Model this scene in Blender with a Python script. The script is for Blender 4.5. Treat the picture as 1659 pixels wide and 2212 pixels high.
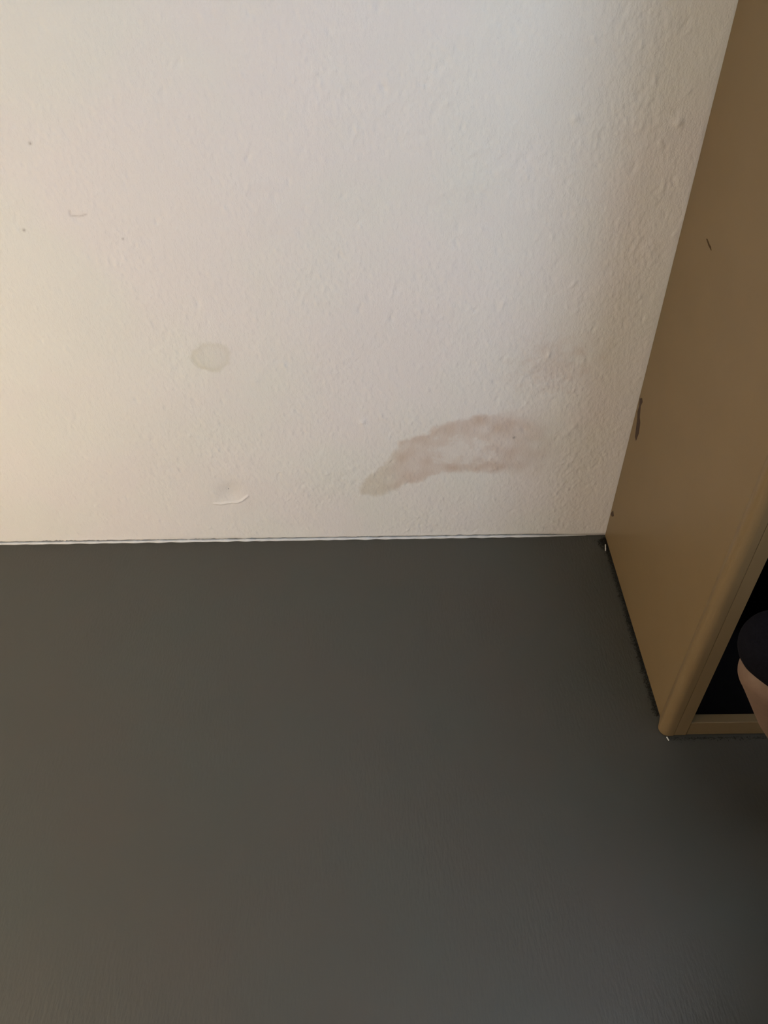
import bpy, bmesh, math, random
import numpy as np
from mathutils import Vector, Matrix
from math import sin, cos, pi, radians

# ------------------------------------------------------------------ clear
for o in list(bpy.data.objects):
    bpy.data.objects.remove(o, do_unlink=True)
S = bpy.context.scene
C = S.collection
random.seed(4)
rng = np.random.default_rng(7)

# ------------------------------------------------------------------ camera
PITCH, ROLL, YAW = 0.74766, -0.02451, -0.01394
fw = Vector((sin(YAW) * cos(PITCH), cos(YAW) * cos(PITCH), -sin(PITCH)))
rt = Vector((cos(YAW), -sin(YAW), 0))
up = rt.cross(fw)
r2 = rt * cos(ROLL) + up * sin(ROLL)
u2 = up * cos(ROLL) - rt * sin(ROLL)
cd = bpy.data.cameras.new('camera')
cam = bpy.data.objects.new('camera', cd)
C.objects.link(cam)
cd.sensor_fit = 'HORIZONTAL'
cd.sensor_width = 36.0
cd.lens = 36.0 * 1661.0 / 1659.0
cd.clip_start = 0.01
M = Matrix((r2, u2, -fw)).transposed().to_4x4()
M.translation = Vector((0, 0, 1.5))
cam.matrix_world = M
S.camera = cam

# ------------------------------------------------------------------ light
XL, XR, YB, D, ZC = -1.90, 2.60, -3.00, 1.5098, 2.55     # room faces
CEIL_POS = (1.02, -0.40, 2.06)        # cool white paper globe under the ceiling, above the camera to the right
CEIL_RADIUS = 0.28
CEIL_STRENGTH = 17.5
CEIL_COLOR = (0.86, 1.0, 1.25)
LAMP_POS = (-1.55, -0.10, 0.52)        # warm globe lamp on the night stand to the left
LAMP_RADIUS = 0.10
LAMP_STRENGTH = 146.0
LAMP_COLOR = (1.0, 0.745, 0.495)
EXPOSURE = 0.0

w = bpy.data.worlds.new('world')
S.world = w
w.use_nodes = True
bg = w.node_tree.nodes['Background']
bg.inputs[0].default_value = (0.5, 0.6, 0.8, 1)
bg.inputs[1].default_value = 0.01

S.view_settings.view_transform = 'Standard'
S.view_settings.look = 'None'
S.view_settings.gamma = 1.0
S.view_settings.use_curve_mapping = False
S.view_settings.exposure = EXPOSURE

# ------------------------------------------------------------------ materials
def new_mat(name, col, rough=0.6, spec=0.5):
    m = bpy.data.materials.new(name)
    m.use_nodes = True
    b = m.node_tree.nodes['Principled BSDF']
    b.inputs['Base Color'].default_value = (*col, 1)
    b.inputs['Roughness'].default_value = rough
    b.inputs['Specular IOR Level'].default_value = spec
    return m, m.node_tree, b

def N(nt, kind, **kw):
    n = nt.nodes.new(kind)
    for k, val in kw.items():
        setattr(n, k, val)
    return n

def noise(nt, scale, detail=3, rough=0.5, stretch=None):
    tc = N(nt, 'ShaderNodeTexCoord')
    mp = N(nt, 'ShaderNodeMapping')
    if stretch:
        mp.inputs['Scale'].default_value = stretch
    nt.links.new(tc.outputs['Object'], mp.inputs['Vector'])
    t = N(nt, 'ShaderNodeTexNoise')
    t.inputs['Scale'].default_value = scale
    t.inputs['Detail'].default_value = detail
    t.inputs['Roughness'].default_value = rough
    nt.links.new(mp.outputs['Vector'], t.inputs['Vector'])
    return t

def bump(nt, b, height, strength, dist, prev=None):
    bn = N(nt, 'ShaderNodeBump')
    bn.inputs['Strength'].default_value = strength
    bn.inputs['Distance'].default_value = dist
    nt.links.new(height, bn.inputs['Height'])
    if prev:
        nt.links.new(prev.outputs[0], bn.inputs['Normal'])
    nt.links.new(bn.outputs[0], b.inputs['Normal'])
    return bn

def mix_col(nt, fac, a, b_):
    m = N(nt, 'ShaderNodeMix', data_type='RGBA')
    for sock, val in ((m.inputs[0], fac), (m.inputs[6], a), (m.inputs[7], b_)):
        if isinstance(val, (int, float)):
            sock.default_value = val
        elif isinstance(val, tuple):
            sock.default_value = (*val, 1)
        else:
            nt.links.new(val, sock)
    return m.outputs[2]

def ramp(nt, src, lo, hi, a=0.0, b_=1.0):
    r = N(nt, 'ShaderNodeMapRange')
    r.inputs[1].default_value = lo
    r.inputs[2].default_value = hi
    r.inputs[3].default_value = a
    r.inputs[4].default_value = b_
    nt.links.new(src, r.inputs[0])
    return r.outputs[0]

WALL_COL = (0.79, 0.80, 0.79)
def mat_plaster(stains):
    m, nt, b = new_mat('white_plaster', WALL_COL, 0.75, 0.3)
    blot = noise(nt, 2.3, 3, 0.55)
    f = ramp(nt, blot.outputs['Fac'], 0.42, 0.58)
    col = mix_col(nt, f, (WALL_COL[0] * 0.985, WALL_COL[1] * 1.005, WALL_COL[2] * 0.985),
                  (WALL_COL[0] * 1.005, WALL_COL[1] * 0.992, WALL_COL[2] * 1.0))
    if stains:
        for nm, c in (('stain_tone_brown', (0.56, 0.455, 0.38)), ('stain_green', (0.58, 0.575, 0.46)),
                      ('dirt', (0.25, 0.23, 0.21))):
            at = N(nt, 'ShaderNodeAttribute')
            at.attribute_name = nm
            col = mix_col(nt, at.outputs['Fac'], col, c)
    nt.links.new(col, b.inputs['Base Color'])
    n1 = noise(nt, 330, 3, 0.6)
    n2 = noise(nt, 95, 3, 0.6, (1.6, 1, 0.7))
    b1 = bump(nt, b, n2.outputs['Fac'], 0.28, 0.0035)
    bump(nt, b, n1.outputs['Fac'], 0.40, 0.0014, b1)
    return m

def mat_floor():
    m, nt, b = new_mat('grey_linoleum', (0.055, 0.054, 0.046), 0.5, 0.6)
    n0 = noise(nt, 3.0, 4, 0.6)
    col = mix_col(nt, ramp(nt, n0.outputs['Fac'], 0.35, 0.65), (0.060, 0.0560, 0.0455), (0.0545, 0.0580, 0.0485))
    nt.links.new(col, b.inputs['Base Color'])
    n1 = noise(nt, 240, 2, 0.55)
    n2 = noise(nt, 85, 2, 0.5, (2.4, 0.55, 1))
    n3 = noise(nt, 2.2, 2, 0.5)
    mul = N(nt, 'ShaderNodeMath', operation='MULTIPLY')
    nt.links.new(n2.outputs['Fac'], mul.inputs[0])
    nt.links.new(ramp(nt, n3.outputs['Fac'], 0.40, 0.62), mul.inputs[1])
    b1 = bump(nt, b, mul.outputs[0], 0.45, 0.0022)
    bump(nt, b, n1.outputs['Fac'], 0.10, 0.0008, b1)
    return m

def mat_simple(name, col, rough=0.6, spec=0.4, scale=60, var=0.06, bmp=0.05, dist=0.001, stretch=None):
    m, nt, b = new_mat(name, col, rough, spec)
    n0 = noise(nt, scale, 3, 0.55, stretch)
    a = tuple(c * (1 - var) for c in col)
    c2 = tuple(min(1, c * (1 + var)) for c in col)
    nt.links.new(mix_col(nt, ramp(nt, n0.outputs['Fac'], 0.3, 0.7), a, c2), b.inputs['Base Color'])
    if bmp:
        bump(nt, b, n0.outputs['Fac'], bmp, dist)
    return m

M_PLASTER = mat_plaster(True)
M_PLAIN = mat_plaster(False)
M_FLOOR = mat_floor()
M_SEAL = mat_simple('white_sealant', (0.66, 0.69, 0.70), 0.45, 0.5, 90, 0.05, 0.2, 0.001)
M_CORE = mat_simple('grey_mortar', (0.36, 0.37, 0.37), 0.9, 0.2, 150, 0.2, 0.4, 0.002)
M_LOCKER = mat_simple('beige_enamel', (0.19, 0.136, 0.068), 0.45, 0.3, 9, 0.03, 0.03, 0.0008)
M_INSIDE = mat_simple('inside_shade', (0.006, 0.005, 0.005), 0.95, 0.05, 30, 0.15, 0.1)  # cabinet interior: shade of the recess put into a near-black colour
M_CHIP = mat_simple('bare_dark_metal', (0.055, 0.035, 0.025), 0.75, 0.3, 260, 0.25, 0.3)
M_SCRATCH = mat_simple('brown_scratch', (0.06, 0.036, 0.012), 0.8, 0.2, 260, 0.2, 0.2)
M_FLAKE = mat_simple('white_paint_flake', (0.75, 0.75, 0.70), 0.6, 0.3, 200, 0.06, 0.2)
M_DUST = mat_simple('dark_dust', (0.035, 0.034, 0.028), 0.95, 0.1, 300, 0.3, 0)
M_SKIN = mat_simple('skin', (0.155, 0.102, 0.070), 0.55, 0.35, 120, 0.07, 0.08, 0.001)
M_NAVY = mat_simple('navy_cloth', (0.0055, 0.0055, 0.008), 0.95, 0.05, 300, 0.25, 0.25, 0.001)
M_SHIRT = mat_simple('charcoal_cloth', (0.018, 0.018, 0.022), 0.9, 0.15, 300, 0.2, 0.25, 0.001)
M_HAIR = mat_simple('dark_hair', (0.022, 0.015, 0.011), 0.6, 0.4, 90, 0.4, 0.6, 0.003, (1, 1, 0.2))
M_EYE = mat_simple('eye_white', (0.7, 0.69, 0.66), 0.25, 0.5, 50, 0.02, 0)
M_IRIS = mat_simple('brown_iris', (0.06, 0.03, 0.015), 0.2, 0.5, 50, 0.1, 0)
M_WOOD = mat_simple('dark_wood', (0.085, 0.05, 0.028), 0.5, 0.4, 14, 0.3, 0.1, 0.001, (1, 1, 9))
M_METAL = mat_simple('grey_metal', (0.35, 0.35, 0.34), 0.4, 0.5, 50, 0.05, 0.03)
M_TAUPE = mat_simple('taupe_paint', (0.30, 0.27, 0.23), 0.8, 0.2, 40, 0.04, 0.1)
M_FRAME = mat_simple('white_window_paint', (0.78, 0.77, 0.74), 0.4, 0.5, 30, 0.03, 0.05)

def mat_emit(name, col, strength):
    m, nt, b = new_mat(name, (0.85, 0.82, 0.76), 0.5)
    b.inputs['Emission Color'].default_value = (*col, 1)
    b.inputs['Emission Strength'].default_value = strength
    return m

# ------------------------------------------------------------------ helpers
def link(name, me, mat, parent=None):
    o = bpy.data.objects.new(name, me)
    C.objects.link(o)
    if mat:
        me.materials.append(mat)
    if parent:
        o.parent = parent
        o.matrix_parent_inverse = parent.matrix_world.inverted()
    return o

def finish(name, bm, mat, parent=None, smooth=False, bevel=0.0, seg=2):
    bmesh.ops.recalc_face_normals(bm, faces=bm.faces)
    me = bpy.data.meshes.new(name)
    bm.to_mesh(me)
    bm.free()
    o = link(name, me, mat, parent)
    if smooth:
        for p in me.polygons:
            p.use_smooth = True
    if bevel:
        md = o.modifiers.new('bevel', 'BEVEL')
        md.width = bevel
        md.segments = seg
        md.limit_method = 'ANGLE'
    return o

def empty(name, loc, label, cat, group=None):
    o = bpy.data.objects.new(name, None)
    C.objects.link(o)
    o.location = loc
    o.empty_display_size = 0.1
    bpy.context.view_layer.update()
    tag(o, label, cat, group)
    return o

def tag(o, label=None, cat=None, group=None, kind=None):
    if label: o['label'] = label
    if cat: o['category'] = cat
    if group: o['group'] = group
    if kind: o['kind'] = kind
    return o

def box(bm, x0, x1, y0, y1, z0, z1):
    v = [bm.verts.new((x, y, z)) for x in (x0, x1) for y in (y0, y1) for z in (z0, z1)]
    for f in ((0, 1, 3, 2), (4, 6, 7, 5), (0, 4, 5, 1), (2, 3, 7, 6), (0, 2, 6, 4), (1, 5, 7, 3)):
        bm.faces.new([v[i] for i in f])

def prism(bm, poly, z0, z1):
    a = [bm.verts.new((x, y, z0)) for x, y in poly]
    b = [bm.verts.new((x, y, z1)) for x, y in poly]
    n = len(poly)
    for i in range(n):
        bm.faces.new((a[i], a[(i + 1) % n], b[(i + 1) % n], b[i]))
    bm.faces.new(a[::-1])
    bm.faces.new(b)

def frustum(bm, p, q, r0, r1, seg=20, round0=False, round1=False, sq=1.0):
    """tapered limb between two points, ends flat or rounded"""
    p, q = Vector(p), Vector(q)
    d = (q - p).normalized()
    a = d.orthogonal().normalized()
    b = d.cross(a)
    rings = []
    if round0:
        for k in (80, 60, 40, 20):
            t = radians(k)
            rings.append((p - d * r0 * sin(t), r0 * cos(t)))
    for k in range(7):
        t = k / 6
        rings.append((p.lerp(q, t), r0 + (r1 - r0) * t))
    if round1:
        for k in (20, 40, 60, 80):
            t = radians(k)
            rings.append((q + d * r1 * sin(t), r1 * cos(t)))
    prev = None
    first = None
    for c, r in rings:
        ring = [bm.verts.new(c + (a * cos(2 * pi * i / seg) + b * sin(2 * pi * i / seg)) * r) for i in range(seg)]
        if prev:
            for i in range(seg):
                bm.faces.new((prev[i], prev[(i + 1) % seg], ring[(i + 1) % seg], ring[i]))
        else:
            first = ring
        prev = ring
    bm.faces.new(first[::-1])
    bm.faces.new(prev)

def ellipsoid(bm, c, r, rot=None, seg=24, rings=14):
    mt = Matrix.Translation(Vector(c))
    if rot is not None:
        mt = mt @ rot.to_4x4()
    mt = mt @ Matrix.Diagonal((*r, 1))
    bmesh.ops.create_uvsphere(bm, u_segments=seg, v_segments=rings, radius=1.0, matrix=mt)

def remesh(o, voxel, smooth_it=4):
    md = o.modifiers.new('skin', 'REMESH')
    md.mode = 'VOXEL'
    md.voxel_size = voxel
    md.use_smooth_shade = True
    s = o.modifiers.new('soft', 'SMOOTH')
    s.iterations = smooth_it
    s.factor = 0.5

# ------------------------------------------------------------------ wall_back: rough plaster, stains, ragged foot
STAIN = [(-0.0814, 0.1898), (-0.0787, 0.1656), (-0.0461, 0.1585), (-0.0108, 0.1643), (0.0112, 0.1847), (0.0509, 0.2014), (0.0854, 0.2117), (0.1064, 0.2299), (0.1358, 0.2355), (0.1701, 0.2364), (0.2341, 0.2335), (0.2776, 0.2357), (0.3231, 0.2409), (0.3824, 0.2474), (0.4167, 0.3063), (0.4012, 0.3625), (0.3573, 0.3898), (0.3153, 0.407), (0.2748, 0.4132), (0.2426, 0.4139), (0.2108, 0.4091), (0.1823, 0.4028), (0.1592, 0.3951), (0.1304, 0.3888), (0.1027, 0.3768), (0.093, 0.3588), (0.0579, 0.3524), (0.0341, 0.3429), (0.0215, 0.3303), (0.011, 0.3086), (-0.0043, 0.2853), (-0.0211, 0.2616), (-0.0477, 0.2331), (-0.0749, 0.2039)]
INNER = [(0.1047, 0.3015), (0.1494, 0.3322), (0.1946, 0.3365), (0.2336, 0.3095), (0.2439, 0.2826), (0.2025, 0.2727), (0.1518, 0.2737), (0.1222, 0.277)]
ROUND = [(-0.4508, 0.5826), (-0.4387, 0.6026), (-0.4239, 0.6196), (-0.3999, 0.6231), (-0.3663, 0.6145), (-0.3552, 0.5956), (-0.3645, 0.5658), (-0.3862, 0.5496), (-0.4044, 0.5416), (-0.4202, 0.5475), (-0.4402, 0.5563), (-0.4495, 0.5703)]
RIDGE = [(-0.4699, 0.1392), (-0.453, 0.1372), (-0.4302, 0.1417), (-0.4081, 0.1413), (-0.3962, 0.1476), (-0.378, 0.1636)]
CRACK = [(-0.6236, 0.9188), (-0.6247, 0.9088), (-0.6088, 0.9067), (-0.5932, 0.91)]

def sdf(poly, X, Z):
    d = np.full(X.shape, 1e9)
    inside = np.zeros(X.shape, bool)
    n = len(poly)
    for i in range(n):
        x0, z0 = poly[i]
        x1, z1 = poly[(i + 1) % n]
        ex, ez = x1 - x0, z1 - z0
        t = np.clip(((X - x0) * ex + (Z - z0) * ez) / (ex * ex + ez * ez), 0, 1)
        d = np.minimum(d, np.hypot(X - x0 - t * ex, Z - z0 - t * ez))
        c = ((z0 > Z) != (z1 > Z)) & (X < (x1 - x0) * (Z - z0) / ((z1 - z0) if abs(z1 - z0) > 1e-9 else 1e-9) + x0)
        inside ^= c
    return np.where(inside, -d, d)

def dist_line(pts, X, Z):
    d = np.full(X.shape, 1e9)
    for (x0, z0), (x1, z1) in zip(pts[:-1], pts[1:]):
        ex, ez = x1 - x0, z1 - z0
        t = np.clip(((X - x0) * ex + (Z - z0) * ez) / (ex * ex + ez * ez), 0, 1)
        d = np.minimum(d, np.hypot(X - x0 - t * ex, Z - z0 - t * ez))
    return d

def field(shape, step, lam, aniso=1.0, width=0.5):
    """band-limited random relief with wavelength lam (m); aniso > 1 stretches it upwards"""
    f = np.fft.rfft2(rng.standard_normal(shape))
    kz = np.fft.fftfreq(shape[0], step)[:, None] * aniso
    kx = np.fft.rfftfreq(shape[1], step)[None, :]
    k = np.hypot(kx, kz) + 1e-9
    f *= np.exp(-(np.log(k * lam) / width) ** 2)
    r = np.fft.irfft2(f, shape)
    return r / r.std()

def sstep(x, a, b):
    t = np.clip((x - a) / (b - a), 0, 1)
    return t * t * (3 - 2 * t)

def build_wall_back():
    st = 0.0026
    xs = np.arange(-1.20, 0.70, st)
    zs = np.arange(0.016, 1.36, st)
    xs = np.concatenate(([XL], [-1.5], xs, [1.2], [XR]))
    zs = np.concatenate(([0.0], [0.012], zs, [1.9], [ZC]))
    X, Z = np.meshgrid(xs, zs)
    nz, nx = X.shape
    inner = np.zeros(X.shape)
    inner[2:-2, 2:-2] = 1
    r1 = field(X.shape, st, 0.016, 1.5, 0.5)
    r2_ = field(X.shape, st, 0.034, 1.3, 0.5)
    r3 = field(X.shape, st, 0.009, 1.6, 0.4)
    amp = 0.75 + 0.35 * field(X.shape, st, 0.30)
    amp *= 0.35 + 0.65 * sstep(X + 0.25 * Z, -0.95, -0.2) + 0.25 * (1 - sstep(Z, 0.2, 0.8))  # smoother towards the upper left
    amp = np.clip(amp, 0.15, 1.6)
    peaks = np.clip(r1 - 1.2, 0, 2.5)
    h = amp * (0.00009 * r1 + 0.00011 * r2_ + 0.00009 * r3 + 0.00026 * peaks)
    h += 0.0006 * field(X.shape, st, 0.45)
    for (px, pz, hh, s) in ((-0.0677, 0.3969, 0.0035, 0.0048), (0.3442, 1.0686, 0.0028, 0.0050), (0.5329, 1.0573, 0.0028, 0.0050),
                            (0.5335, 0.8215, 0.0030, 0.0075), (0.5335, 0.8215, -0.0022, 0.004), (-0.4217, 0.1807, -0.0050, 0.020),
                            (0.4454, 0.3756, 0.0018, 0.006), (0.43, 0.352, 0.0016, 0.006), (-0.31, 0.52, 0.0016, 0.005)):
        h += hh * np.exp(-((X - px) ** 2 + (Z - pz) ** 2) / (2 * s * s))
    for i in range(1500):                                     # scattered trowel nibs
        px, pz = rng.uniform(-1.05, 0.58), rng.uniform(0.02, 1.25)
        keep = 0.25 + 0.75 * float(sstep(np.float64(px + 0.25 * pz), -0.8, 0.0)) + 0.5 * (pz < 0.5)
        if rng.random() > keep:
            continue
        s = rng.uniform(0.0016, 0.0034)
        hh = rng.choice((-1.3, 1)) * rng.uniform(0.0003, 0.0009) * (2.0 if rng.random() < 0.06 else 1.0)
        m = (abs(X - px) < 0.04) & (abs(Z - pz) < 0.04)
        a = rng.normal(0, 0.5)
        dx, dz = X[m] - px, Z[m] - pz
        u, q = dx * cos(a) + dz * sin(a), -dx * sin(a) + dz * cos(a)
        h[m] += hh * np.exp(-(u * u / (2 * s * s) + q * q / (2 * (s * 2.2) ** 2)))
    h += 0.0032 * np.exp(-(dist_line(RIDGE, X, Z) / 0.0022) ** 2)
    h -= 0.0010 * np.exp(-(dist_line(CRACK, X, Z) / 0.002) ** 2)
    h *= inner
    Y = D - h
    # ragged lower edge of the paint
    rag = field((1, nx), st, 0.05)[0] * 0.0007 + field((1, nx), st, 0.012)[0] * 0.0004
    more = np.exp(-((xs + 0.92) / 0.12) ** 2)
    foot = 0.0085 + rag + more * (np.abs(field((1, nx), st, 0.02)[0]) * 0.0022)
    foot *= 1 - 0.85 * sstep(xs, 0.40, 0.53)
    Z[0, :] = np.maximum(foot, 0.001)
    # stains and fainter brown tones
    wx = 0.010 * field(X.shape, st, 0.05) * 0.6 + 0.003 * field(X.shape, st, 0.014)
    wz = 0.010 * field(X.shape, st, 0.05) * 0.6 + 0.003 * field(X.shape, st, 0.014)
    d = sdf(STAIN, X + wx * 0.32, Z + wz * 0.32)
    soft = 0.006 + 0.06 * sstep(X, 0.24, 0.42)
    big = 1 - sstep(d, -soft * 1.3, soft * 1.3)
    di = sdf(INNER, X + wx * 1.6, Z + wz * 1.6)
    big *= 1 - 0.62 * (1 - sstep(di, -0.018, 0.022))
    rim = 0.70 + 0.30 * np.exp(-((d + 0.02) / 0.025) ** 2)
    big *= rim * (0.55 + 0.45 * sstep(X, -0.02, 0.03)) * (1 - 0.45 * sstep(X, 0.28, 0.42))
    big *= 0.9 + 0.12 * field(X.shape, st, 0.06)
    cloud = 0.30 * np.exp(-(((X - 0.37 + wx * 3) / 0.075) ** 2 + ((Z - 0.55 + wz * 3) / 0.06) ** 2))
    cloud += 0.16 * np.exp(-(((X - 0.49) / 0.06) ** 2 + ((Z - 0.50 + wz * 3) / 0.40) ** 2))  # tall faint brown band on the wall near the cabinet
    cloud += 0.10 * np.exp(-(((X + 0.42) / 0.05) ** 2 + ((Z - 0.17) / 0.03) ** 2))  # faint brown tone over the dent above the ridge
    brown = np.clip(big * 0.66 + cloud, 0, 1) * inner
    dr = sdf(ROUND, X + wx * 0.22, Z + wz * 0.22)
    green = (1 - sstep(dr, -0.006, 0.005)) * (0.26 + 0.16 * np.exp(-((dr + 0.004) / 0.008) ** 2))
    green *= 0.75 + 0.4 * sstep(-(X + 0.40) - (Z - 0.58), -0.02, 0.05)
    green += 0.35 * (1 - sstep(d, -0.006, 0.006)) * (1 - sstep(X, -0.03, 0.05))
    green = np.clip(green, 0, 1) * inner
    dirt = np.zeros(X.shape)
    for px, pz, s in ((-0.6595, 1.0439, 0.0018), (-0.7255, 0.8819, 0.0019), (0.3026, 0.3432, 0.0022), (-0.5330, 0.86, 0.0013)):
        dirt += 0.8 * np.exp(-((X - px) ** 2 + (Z - pz) ** 2) / (2 * s * s))
    dirt += 0.35 * np.exp(-(dist_line(CRACK, X, Z) / 0.0016) ** 2)
    dirt = np.clip(dirt, 0, 1) * inner
    # mesh, plus the lip that returns into the groove at the foot
    co = np.stack([X, Y, Z], -1).reshape(-1, 3)
    lip = np.stack([xs, np.full(nx, D + 0.006), np.maximum(Z[0], 0.001)], -1)
    co = np.concatenate([co, lip])
    idx = np.arange(nz * nx).reshape(nz, nx)
    q = np.stack([idx[:-1, :-1], idx[:-1, 1:], idx[1:, 1:], idx[1:, :-1]], -1).reshape(-1, 4)
    li = nz * nx + np.arange(nx)
    q2 = np.stack([li[:-1], li[1:], idx[0, 1:], idx[0, :-1]], -1)
    q = np.concatenate([q, q2]).astype(np.int32)
    me = bpy.data.meshes.new('wall_back')
    me.vertices.add(len(co))
    me.vertices.foreach_set('co', co.astype(np.float32).ravel())
    me.loops.add(q.size)
    me.loops.foreach_set('vertex_index', q.ravel())
    me.polygons.add(len(q))
    me.polygons.foreach_set('loop_start', np.arange(0, q.size, 4, dtype=np.int32))
    me.update(calc_edges=True)
    me.validate()
    me.polygons.foreach_set('use_smooth', np.ones(len(me.polygons), dtype=bool))
    for nm, a in (('stain_tone_brown', brown), ('stain_green', green), ('dirt', dirt)):
        at = me.attributes.new(nm, 'FLOAT', 'POINT')
        at.data.foreach_set('value', np.concatenate([a.ravel(), np.zeros(nx)]).astype(np.float32))
    o = link('wall_back', me, M_PLASTER)
    tag(o, 'rough white plastered wall with brown water stain low beside the beige cabinet', kind='structure')
    bm = bmesh.new()
    box(bm, XL, XR, D + 0.006, D + 0.12, 0, ZC)
    finish('masonry_core', bm, M_CORE, o)
    return o
wall_back = build_wall_back()

# ------------------------------------------------------------------ rest of the room
def struct(name, boxes, mat, label):
    bm = bmesh.new()
    for b in boxes:
        box(bm, *b)
    return tag(finish(name, bm, mat), label, kind='structure')

struct('floor', [(XL - 0.12, XR + 0.12, YB - 0.12, D + 0.12, -0.08, 0)], M_FLOOR, 'dark grey matt linoleum floor')
struct('ceiling', [(XL - 0.12, XR + 0.12, YB - 0.12, D + 0.12, ZC, ZC + 0.1)], M_PLAIN, 'white plastered ceiling')
struct('wall_right', [(XR, XR + 0.12, YB, D, 0, ZC)], M_TAUPE, 'taupe painted wall behind the seated person')
struct('wall_front', [(XL, XR, YB - 0.12, YB, 0, ZC)], M_TAUPE, 'taupe painted wall facing the stained wall')
struct('wall_left', [(XL - 0.12, XL, YB, D, 0, ZC)], M_PLAIN, 'white plastered wall behind the night stand')

# white sealant bead where the wall meets the floor
def build_seal():
    n = 560
    xs = np.linspace(XL, 0.535, n)
    f1 = field((1, n), 0.004, 0.06)[0]
    f2 = field((1, n), 0.004, 0.02)[0]
    taper = 1 - sstep(xs, 0.36, 0.535)
    hgt = (0.0050 + 0.0005 * f1 + 0.0003 * f2) * (0.15 + 0.85 * taper)
    dep = (0.0046 + 0.0006 * f1) * (0.2 + 0.8 * taper)
    bm = bmesh.new()
    prev = None
    for i in range(n):
        y0 = D + 0.006
        ring = [(y0, 0.0), (D - dep[i] + 0.0008, 0.0), (D - dep[i], hgt[i] * 0.35), (D - dep[i] * 0.7, hgt[i] * 0.8),
                (D - dep[i] * 0.1, hgt[i]), (y0, hgt[i] * 0.9)]
        vs = [bm.verts.new((xs[i], y, z)) for y, z in ring]
        if prev:
            for k in range(6):
                bm.faces.new((prev[k], prev[(k + 1) % 6], vs[(k + 1) % 6], vs[k]))
        else:
            bm.faces.new(vs)
        prev = vs
    bm.faces.new(prev[::-1])
    o = finish('trim_1', bm, M_SEAL, smooth=True)
    return tag(o, 'thin white sealant line where the wall meets the grey floor', kind='structure')
build_seal()

# ------------------------------------------------------------------ lamps and night stand (all beside or behind the camera)
def globe_ball(pos, r, mat, parent):
    bm = bmesh.new()
    ellipsoid(bm, pos, (r, r, r), seg=32, rings=18)
    return finish('globe', bm, mat, parent, smooth=True)

cx, cy, cz = CEIL_POS
pend = empty('pendant_lamp', (cx, cy, ZC), 'large white paper globe pendant lamp hanging from the ceiling', 'lamp')
bm = bmesh.new(); frustum(bm, (cx, cy, ZC - 0.03), (cx, cy, ZC), 0.05, 0.045, 24); finish('canopy', bm, M_FRAME, pend)
bm = bmesh.new(); frustum(bm, (cx, cy, cz + CEIL_RADIUS + 0.04), (cx, cy, ZC - 0.03), 0.005, 0.005, 10); finish('cord', bm, M_FRAME, pend)
bm = bmesh.new(); frustum(bm, (cx, cy, cz + CEIL_RADIUS - 0.01), (cx, cy, cz + CEIL_RADIUS + 0.045), 0.045, 0.03, 20); finish('lamp_holder', bm, M_METAL, pend)
globe_ball(CEIL_POS, CEIL_RADIUS, mat_emit('lit_white_globe', CEIL_COLOR, CEIL_STRENGTH), pend)

nx_, ny_ = LAMP_POS[0] - 0.02, LAMP_POS[1]
NT = LAMP_POS[2] - LAMP_RADIUS - 0.05
ns = empty('night_stand', (nx_, ny_, 0), 'low dark wooden night stand with one drawer against the left wall', 'night stand')
bm = bmesh.new(); box(bm, nx_ - 0.2, nx_ + 0.16, ny_ - 0.2, ny_ + 0.2, NT - 0.02, NT); finish('top', bm, M_WOOD, ns, bevel=0.003)
bm = bmesh.new(); box(bm, nx_ - 0.19, nx_ + 0.14, ny_ - 0.19, ny_ + 0.19, 0.08, NT - 0.02); finish('body', bm, M_WOOD, ns)
bm = bmesh.new(); box(bm, nx_ + 0.14, nx_ + 0.155, ny_ - 0.18, ny_ + 0.18, 0.10, NT - 0.035); dr_ = finish('drawer', bm, M_WOOD, ns, bevel=0.002)
bm = bmesh.new(); ellipsoid(bm, (nx_ + 0.165, ny_, 0.2), (0.014, 0.014, 0.014), seg=16, rings=10); finish('knob', bm, M_METAL, dr_, smooth=True)
for sx in (-0.17, 0.12):
    for sy in (-0.17, 0.17):
        bm = bmesh.new(); frustum(bm, (nx_ + sx, ny_ + sy, 0), (nx_ + sx, ny_ + sy, 0.08), 0.013, 0.018, 14); finish('leg', bm, M_WOOD, ns)
lamp = empty('table_lamp', (LAMP_POS[0], LAMP_POS[1], NT), 'warm globe table lamp on the night stand', 'lamp')
bm = bmesh.new(); frustum(bm, (LAMP_POS[0], LAMP_POS[1], NT), (LAMP_POS[0], LAMP_POS[1], NT + 0.055), 0.055, 0.03, 28); finish('base', bm, M_METAL, lamp)
globe_ball(LAMP_POS, LAMP_RADIUS, mat_emit('lit_warm_globe', LAMP_COLOR, LAMP_STRENGTH), lamp)

# ------------------------------------------------------------------ beige cabinet
LX, LYB, LYF, LZ, LXR = 0.5854, 1.5055, 0.888, 1.95, 1.50
cab = empty('metal_cabinet', (1.04, 1.2, 0), 'tall beige enamelled metal cabinet, open and dark inside, against the white wall', 'cabinet')
bm = bmesh.new(); box(bm, LX, LX + 0.012, 0.930, LYB, 0.004, LZ); finish('side_panel', bm, M_LOCKER, cab)
bm = bmesh.new(); box(bm, LXR - 0.012, LXR, 0.930, LYB, 0.004, LZ); finish('side_panel', bm, M_LOCKER, cab)
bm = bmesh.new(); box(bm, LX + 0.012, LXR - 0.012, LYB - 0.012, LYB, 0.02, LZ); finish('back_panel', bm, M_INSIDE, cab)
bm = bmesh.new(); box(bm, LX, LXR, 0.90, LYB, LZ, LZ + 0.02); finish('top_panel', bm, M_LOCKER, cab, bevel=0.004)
bm = bmesh.new(); box(bm, LX + 0.012, LXR - 0.012, 0.91, LYB - 0.012, 0.015, 0.03); finish('bottom_panel', bm, M_INSIDE, cab)
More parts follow.
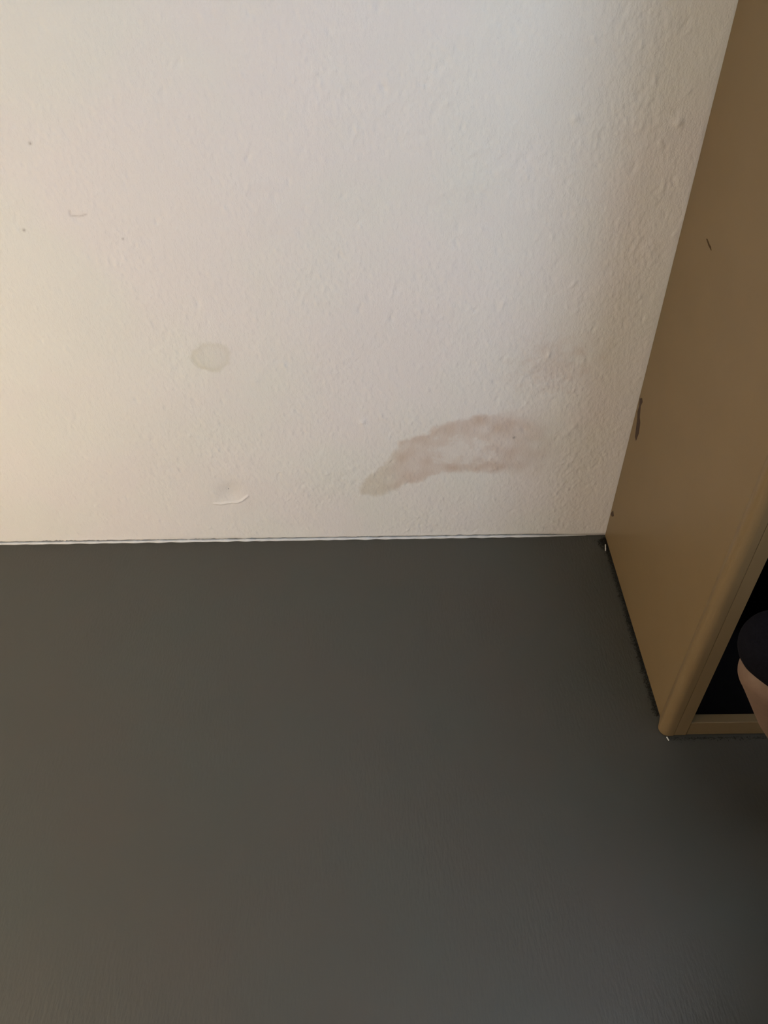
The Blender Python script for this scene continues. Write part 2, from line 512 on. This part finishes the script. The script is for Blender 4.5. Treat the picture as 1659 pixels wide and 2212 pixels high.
for xa, xb in ((LX + 0.0125, LX + 0.016), (LXR - 0.016, LXR - 0.0125)):
    bm = bmesh.new(); box(bm, xa, xb, 0.93, LYB - 0.013, 0.03, LZ); finish('shade_lining', bm, M_INSIDE, cab)  # added dark sheets that stand in for shade inside the cabinet

def post_poly(mirror):
    p = [(LX + 0.012, 0.936), (LX - 0.0006, 0.936), (LX - 0.0014, 0.9335), (LX - 0.0034, 0.928)]
    cx, cy, r = LX + 0.0065, 0.9065, 0.0178
    for k in range(0, 13):
        a = radians(158 + k * 9.4)
        p.append((cx + r * cos(a), cy + r * sin(a)))
    p += [(LX + 0.0160, 0.8888), (LX + 0.0168, 0.8896), (LX + 0.0170, 0.900), (LX + 0.0170, 0.936)]
    if mirror:
        p = [(LX + LXR - x, y) for x, y in p][::-1]
    return p
for mir in (False, True):
    bm = bmesh.new()
    prism(bm, post_poly(mir), 0.002, LZ)
    o = finish('corner_post', bm, M_LOCKER, cab, bevel=0.004, seg=3)
    o.data.materials[0] = M_LOCKER
    bm = bmesh.new()
    xa, xb = LX + 0.0171, LX + 0.0425
    if mir:
        xa, xb = LX + LXR - xb, LX + LXR - xa
    box(bm, xa, xb, 0.8893, 0.912, 0.004, LZ)
    finish('stile', bm, M_LOCKER, cab, bevel=0.0006)
bm = bmesh.new(); box(bm, LX + 0.043, LXR - 0.043, 0.8905, 0.912, 0.004, 0.050); finish('bottom_rail', bm, M_LOCKER, cab, bevel=0.0015)
bm = bmesh.new(); box(bm, LX + 0.043, LXR - 0.043, 0.8905, 0.912, LZ - 0.05, LZ); finish('top_rail', bm, M_LOCKER, cab, bevel=0.0015)
bm = bmesh.new(); frustum(bm, (LX + 0.016, 1.22, 1.72), (LXR - 0.016, 1.22, 1.72), 0.012, 0.012, 16); finish('hanging_rod', bm, M_METAL, cab)

def chip(poly, mat, label):
    bm = bmesh.new()
    a = [bm.verts.new((LX - 0.0004, y, z)) for y, z in poly]
    b = [bm.verts.new((LX + 0.0005, y, z)) for y, z in poly]
    n = len(poly)
    bm.faces.new(a)
    for i in range(n):
        bm.faces.new((a[i], a[(i + 1) % n], b[(i + 1) % n], b[i]))
    o = finish('paint_chip', bm, mat, cab)
    o['label'] = label
chip([(1.5019, 0.4582), (1.4886, 0.4687), (1.4795, 0.4631), (1.485, 0.4487), (1.4735, 0.4246), (1.4623, 0.4165), (1.4549, 0.3918), (1.4601, 0.3655), (1.4715, 0.3681), (1.4804, 0.395), (1.4862, 0.4128), (1.4951, 0.4255), (1.4934, 0.4428)],
     M_CHIP, 'long dark chip in the paint next to the wall')
chip([(1.3761, 0.8968), (1.371, 0.8984), (1.3549, 0.8949), (1.347, 0.8942), (1.3405, 0.8903), (1.342, 0.8894), (1.3495, 0.8905), (1.3583, 0.8914)],
     M_SCRATCH, 'short brown scratch in the beige paint')
chip([(1.503, 0.0906), (1.4917, 0.1094), (1.4785, 0.1016), (1.4888, 0.0899), (1.5022, 0.0855)],
     M_CHIP, 'small dark chip low by the wall corner')

# coat hanging inside
coat = empty('coat', (0.86, 1.2, 0.12), 'dark navy coat hanging in the dark inside of the beige cabinet', 'coat')
def build_coat():
    bm = bmesh.new()
    prof = [(0.14, 0.40), (0.5, 0.37), (0.9, 0.33), (1.25, 0.32), (1.48, 0.33), (1.56, 0.25), (1.60, 0.10)]
    prev = None
    first = None
    nseg = 64
    for z, wd in prof:
        ring = []
        for i in range(nseg):
            a = 2 * pi * i / nseg
            fold = 1 + (0.16 * sin(9 * a + z) + 0.08 * sin(17 * a)) * (1.2 - z * 0.6)
            ring.append(bm.verts.new((0.90 + cos(a) * wd * 0.5 * fold * 0.42, 1.20 + sin(a) * wd * 0.5 * (0.9 + 0.1 * fold), z)))
        if prev:
            for i in range(nseg):
                bm.faces.new((prev[i], prev[(i + 1) % nseg], ring[(i + 1) % nseg], ring[i]))
        else:
            first = ring
        prev = ring
    bm.faces.new(first[::-1])
    bm.faces.new(prev)
    finish('coat_body', bm, M_NAVY, coat, smooth=True)
    for s in (-1, 1):
        bm = bmesh.new()
        frustum(bm, (0.90, 1.20 + s * 0.15, 1.52), (0.885, 1.20 + s * 0.20, 0.92), 0.062, 0.05, 20, True, False)
        finish('sleeve', bm, M_NAVY, coat, smooth=True)
    bm = bmesh.new()
    frustum(bm, (0.90, 1.20, 1.59), (0.90, 1.205, 1.70), 0.0025, 0.0025, 8)
    pts = [(0.90, 1.22 + 0.017 * cos(radians(a)), 1.72 + 0.017 * sin(radians(a))) for a in range(230, -60, -29)]
    for p, q in zip(pts[:-1], pts[1:]):
        frustum(bm, p, q, 0.0025, 0.0025, 8)
    finish('hanger_hook', bm, M_METAL, coat)
build_coat()

# ------------------------------------------------------------------ bits on the floor
def flake(pts, label, r):
    bm = bmesh.new()
    for p, q in zip(pts[:-1], pts[1:]):
        frustum(bm, p, q, r, r * 0.8, 8, True, True)
    o = finish('paint_flake', bm, M_FLAKE, smooth=True)
    bm2 = o.data
    tag(o, label, 'flake', 'paint flakes on the floor')
flake([(0.5790, 1.470, 0.003), (0.5772, 1.459, 0.002), (0.5752, 1.449, 0.0018)], 'tiny white paint flake on the floor in the corner by the wall', 0.0017)
flake([(0.5872, 0.8855, 0.0022), (0.5890, 0.8790, 0.0016)], 'tiny white paint flake at the foot of the rounded cabinet post', 0.0016)

def build_dust():
    bm = bmesh.new()
    def speck(x, y, s):
        ax = random.uniform(0, pi)
        l = s * random.uniform(1, 3)
        dx, dy = cos(ax) * l, sin(ax) * l
        a = bm.verts.new((x - dx, y - dy, 0.0002))
        b = bm.verts.new((x + dy * 0.4, y - dx * 0.4, 0.0004))
        c = bm.verts.new((x + dx, y + dy, 0.0002))
        d = bm.verts.new((x, y, s * 1.1))
        for f in ((a, b, d), (b, c, d), (c, a, d), (a, c, b)):
            bm.faces.new(f)
    for i in range(3200):
        y = 0.94 + 0.56 * random.random()
        x = LX - abs(random.gauss(0, 0.0052)) - 0.0005
        speck(x, y, random.uniform(0.0005, 0.0014))
    for i in range(500):
        speck(LX - abs(random.gauss(0, 0.010)), 1.495 - abs(random.gauss(0, 0.02)), random.uniform(0.0006, 0.0018))
    for i in range(500):
        speck(LX + random.random() * 0.3, 0.886 - abs(random.gauss(0, 0.004)), random.uniform(0.0005, 0.0013))
    o = finish('dust', bm, M_DUST)
    tag(o, 'dark dust gathered along the foot of the beige cabinet', 'dust', kind='stuff')
build_dust()

# ------------------------------------------------------------------ person seated at the right, knee in view
stool = empty('stool', (1.02, 0.30, 0), 'dark round wooden stool under the seated person', 'stool')
SX, SY = 1.02, 0.30
bm = bmesh.new(); frustum(bm, (SX, SY, 0.352), (SX, SY, 0.384), 0.165, 0.17, 40); finish('seat', bm, M_WOOD, stool, bevel=0.006)
for k in range(4):
    a = pi / 4 + k * pi / 2
    bm = bmesh.new()
    frustum(bm, (SX + 0.16 * cos(a), SY + 0.16 * sin(a), 0), (SX + 0.11 * cos(a), SY + 0.11 * sin(a), 0.353), 0.013, 0.018, 16)
    finish('leg', bm, M_WOOD, stool, smooth=False)

RK, RA = Vector((0.580, 0.700, 0.502)), Vector((0.795, 0.702, 0.130))
RH, LH = Vector((0.935, 0.41, 0.505)), Vector((0.995, 0.21, 0.505))
LK, LA = Vector((0.605, 0.09, 0.470)), Vector((0.665, 0.085, 0.085))
person = empty('person', (1.0, 0.31, 0.0), 'person seated at the right edge in dark navy shorts, one bare shin showing', 'person')

def build_person():
    bm = bmesh.new()
    F = lambda *a, **k: frustum(bm, *a, **k)
    # legs
    F(RH, RK, 0.082, 0.047, round0=True, round1=True)
    F(RK, RK.lerp(RA, 0.32), 0.046, 0.050, round0=True, round1=True)
    F(RK.lerp(RA, 0.32), RA, 0.050, 0.034, round0=True, round1=True)
    F(LH, LK, 0.082, 0.058, round0=True, round1=True)
    F(LK, LK.lerp(LA, 0.32), 0.053, 0.055, round0=True, round1=True)
    F(LK.lerp(LA, 0.32), LA, 0.055, 0.034, round0=True, round1=True)
    # feet: the right one on its toes, the left one flat
    F(RA + Vector((0.022, 0, -0.012)), Vector((0.835, 0.695, 0.030)), 0.034, 0.030, round0=True, round1=True)
    for j in range(5):
        y = 0.668 + 0.0155 * j
        F((0.838, y, 0.024), (0.798 + 0.004 * abs(j - 1), y, 0.013), 0.015, 0.0105, round0=True, round1=True)
    F(LA + Vector((0.03, 0, -0.04)), LA + Vector((-0.08, -0.005, -0.05)), 0.038, 0.032, round0=True, round1=True)
    F(LA + Vector((0, 0, -0.01)), LA + Vector((-0.06, -0.005, -0.045)), 0.036, 0.034, round0=True, round1=True)
    for j in range(5):
        y = LA.y - 0.037 + 0.016 * j
        F((LA.x - 0.07, y, 0.022), (LA.x - 0.128 + 0.005 * abs(j - 3), y, 0.013), 0.016, 0.0105, round0=True, round1=True)
    # trunk
    pel = Vector((1.00, 0.31, 0.52))
    fx = Vector((-0.954, -0.30, 0))
    sd = Vector((-0.30, 0.954, 0))
    rot = Matrix((-fx, sd, Vector((0, 0, 1)))).transposed()
    ellipsoid(bm, pel, (0.12, 0.165, 0.10), rot)
    bel = pel + fx * 0.03 + Vector((0.0, 0.0, 0.16))
    che = pel + fx * 0.12 + Vector((0.0, 0.0, 0.335))
    neck = pel + fx * 0.21 + Vector((0, 0, 0.49))
    ellipsoid(bm, bel, (0.105, 0.145, 0.16), rot @ Matrix.Rotation(radians(-12), 3, 'Y'))
    ellipsoid(bm, che, (0.115, 0.165, 0.18), rot @ Matrix.Rotation(radians(-20), 3, 'Y'))
    F(neck - fx * 0.02, neck + fx * 0.04 + Vector((0, 0, 0.12)), 0.062, 0.055, round0=True, round1=True)
    # head
    hd = neck + fx * 0.07 + Vector((0, 0, 0.19))
    ellipsoid(bm, hd + Vector((0, 0, 0.03)), (0.098, 0.078, 0.100), rot)
    ellipsoid(bm, hd + fx * 0.022 + Vector((0, 0, -0.040)), (0.068, 0.064, 0.078), rot)
    ellipsoid(bm, hd + fx * 0.066 + Vector((0, 0, -0.096)), (0.020, 0.026, 0.018), rot)
    F(hd + fx * 0.092 + Vector((0, 0, 0.018)), hd + fx * 0.112 + Vector((0, 0, -0.026)), 0.008, 0.014, round0=True, round1=True)
    for s in (-1, 1):
        ellipsoid(bm, hd + sd * s * 0.078 + Vector((0, 0, -0.005)) - fx * 0.005, (0.020, 0.010, 0.032), rot)
    ellipsoid(bm, hd + fx * 0.078 + Vector((0, 0, -0.058)), (0.011, 0.025, 0.007), rot)
    ellipsoid(bm, hd + fx * 0.076 + Vector((0, 0, -0.072)), (0.011, 0.022, 0.007), rot)
    # arms and hands resting on the thighs
    for s, H, K in ((1, RH, RK), (-1, LH, LK)):
        sh = pel + fx * 0.175 + sd * s * 0.180 + Vector((0, 0, 0.430))
        el = sh + sd * s * 0.045 - fx * 0.030 + Vector((0, 0, -0.275))
        wr = H.lerp(K, 0.52) + Vector((0, 0, 0.105))
        F(sh, el, 0.050, 0.040, round0=True, round1=True)
        F(el, wr, 0.041, 0.027, round0=True, round1=True)
        dr = (K - H).normalized()
        lat = Vector((0, 0, 1)).cross(dr).normalized()
        pm = wr + dr * 0.055 + Vector((0, 0, -0.012))
        for j, ln in ((-1.5, 0.062), (-0.5, 0.078), (0.5, 0.084), (1.5, 0.074)):
            k0 = pm + lat * j * 0.021 + dr * 0.03
            F(wr + lat * j * 0.010, k0, 0.017, 0.012, seg=12, round0=True, round1=True)
            k1 = k0 + dr * ln * 0.5 + Vector((0, 0, 0.003)) + lat * j * 0.003
            k2 = k1 + dr * ln * 0.42 + Vector((0, 0, -0.016)) + lat * j * 0.002
            F(k0, k1, 0.0095, 0.0088, seg=12, round0=True, round1=True)
            F(k1, k2, 0.0088, 0.0078, seg=12, round0=True, round1=True)
        side = -s if lat.dot(sd) > 0 else s
        t0 = wr + dr * 0.02 + lat * side * 0.018
        t1 = t0 + dr * 0.035 + lat * side * 0.030 + Vector((0, 0, -0.008))
        t2 = t1 + dr * 0.032 + lat * side * 0.006 + Vector((0, 0, -0.010))
        F(t0, t1, 0.015, 0.012, seg=12, round0=True, round1=True)
        F(t1, t2, 0.0115, 0.009, seg=12, round0=True, round1=True)
    body = finish('body', bm, M_SKIN, person, smooth=True)
    remesh(body, 0.0055, 3)
    # eyes
    for s in (-1, 1):
        bm = bmesh.new()
        ellipsoid(bm, hd + fx * 0.078 + sd * s * 0.031 + Vector((0, 0, 0.020)), (0.011, 0.013, 0.007), rot, 16, 10)
        e = finish('eye', bm, M_EYE, person, smooth=True)
        bm = bmesh.new()
        ellipsoid(bm, hd + fx * 0.0866 + sd * s * 0.031 + Vector((0, 0, 0.020)), (0.004, 0.005, 0.005), rot, 12, 8)
        finish('iris', bm, M_IRIS, e, smooth=True)
    # hair
    bm = bmesh.new()
    ellipsoid(bm, hd - fx * 0.016 + Vector((0, 0, 0.052)), (0.101, 0.087, 0.092), rot)
    ellipsoid(bm, hd - fx * 0.045 + Vector((0, 0, 0.0)), (0.066, 0.080, 0.085), rot)
    h = finish('hair', bm, M_HAIR, person, smooth=True)
    remesh(h, 0.007, 2)
    # shorts
    bm = bmesh.new()
    dR = (RK - RH).normalized()
    dL = (LK - LH).normalized()
    frustum(bm, RH, Vector((0.572, 0.700, 0.565)), 0.102, 0.057, 28, True, True)
    frustum(bm, LH, LK - dL * 0.02, 0.102, 0.084, 28, True, False)
    ellipsoid(bm, pel + Vector((0, 0, 0.0)), (0.140, 0.185, 0.112), rot)
    frustum(bm, pel, pel + Vector((0, 0, 0.12)), 0.145, 0.140, 32)
    o = finish('shorts', bm, M_NAVY, person, smooth=True)
    remesh(o, 0.006, 5)
    # shirt
    bm = bmesh.new()
    ellipsoid(bm, bel, (0.128, 0.165, 0.165), rot @ Matrix.Rotation(radians(-12), 3, 'Y'))
    ellipsoid(bm, che, (0.132, 0.180, 0.190), rot @ Matrix.Rotation(radians(-20), 3, 'Y'))
    frustum(bm, pel + Vector((0, 0, 0.03)), bel + Vector((0, 0, 0.03)), 0.158, 0.150, 32)
    for s in (-1, 1):
        sh = pel + fx * 0.175 + sd * s * 0.178 + Vector((0, 0, 0.430))
        el = sh + sd * s * 0.030 - fx * 0.020 + Vector((0, 0, -0.183))
        frustum(bm, sh, el, 0.060, 0.060, 24, True, False)
        frustum(bm, neck - fx * 0.03 + sd * s * 0.03 - Vector((0, 0, 0.035)), sh - sd * s * 0.02 - Vector((0, 0, 0.01)), 0.058, 0.054, 20, True, True)
    o = finish('shirt', bm, M_SHIRT, person, smooth=True)
    remesh(o, 0.007, 5)
build_person()
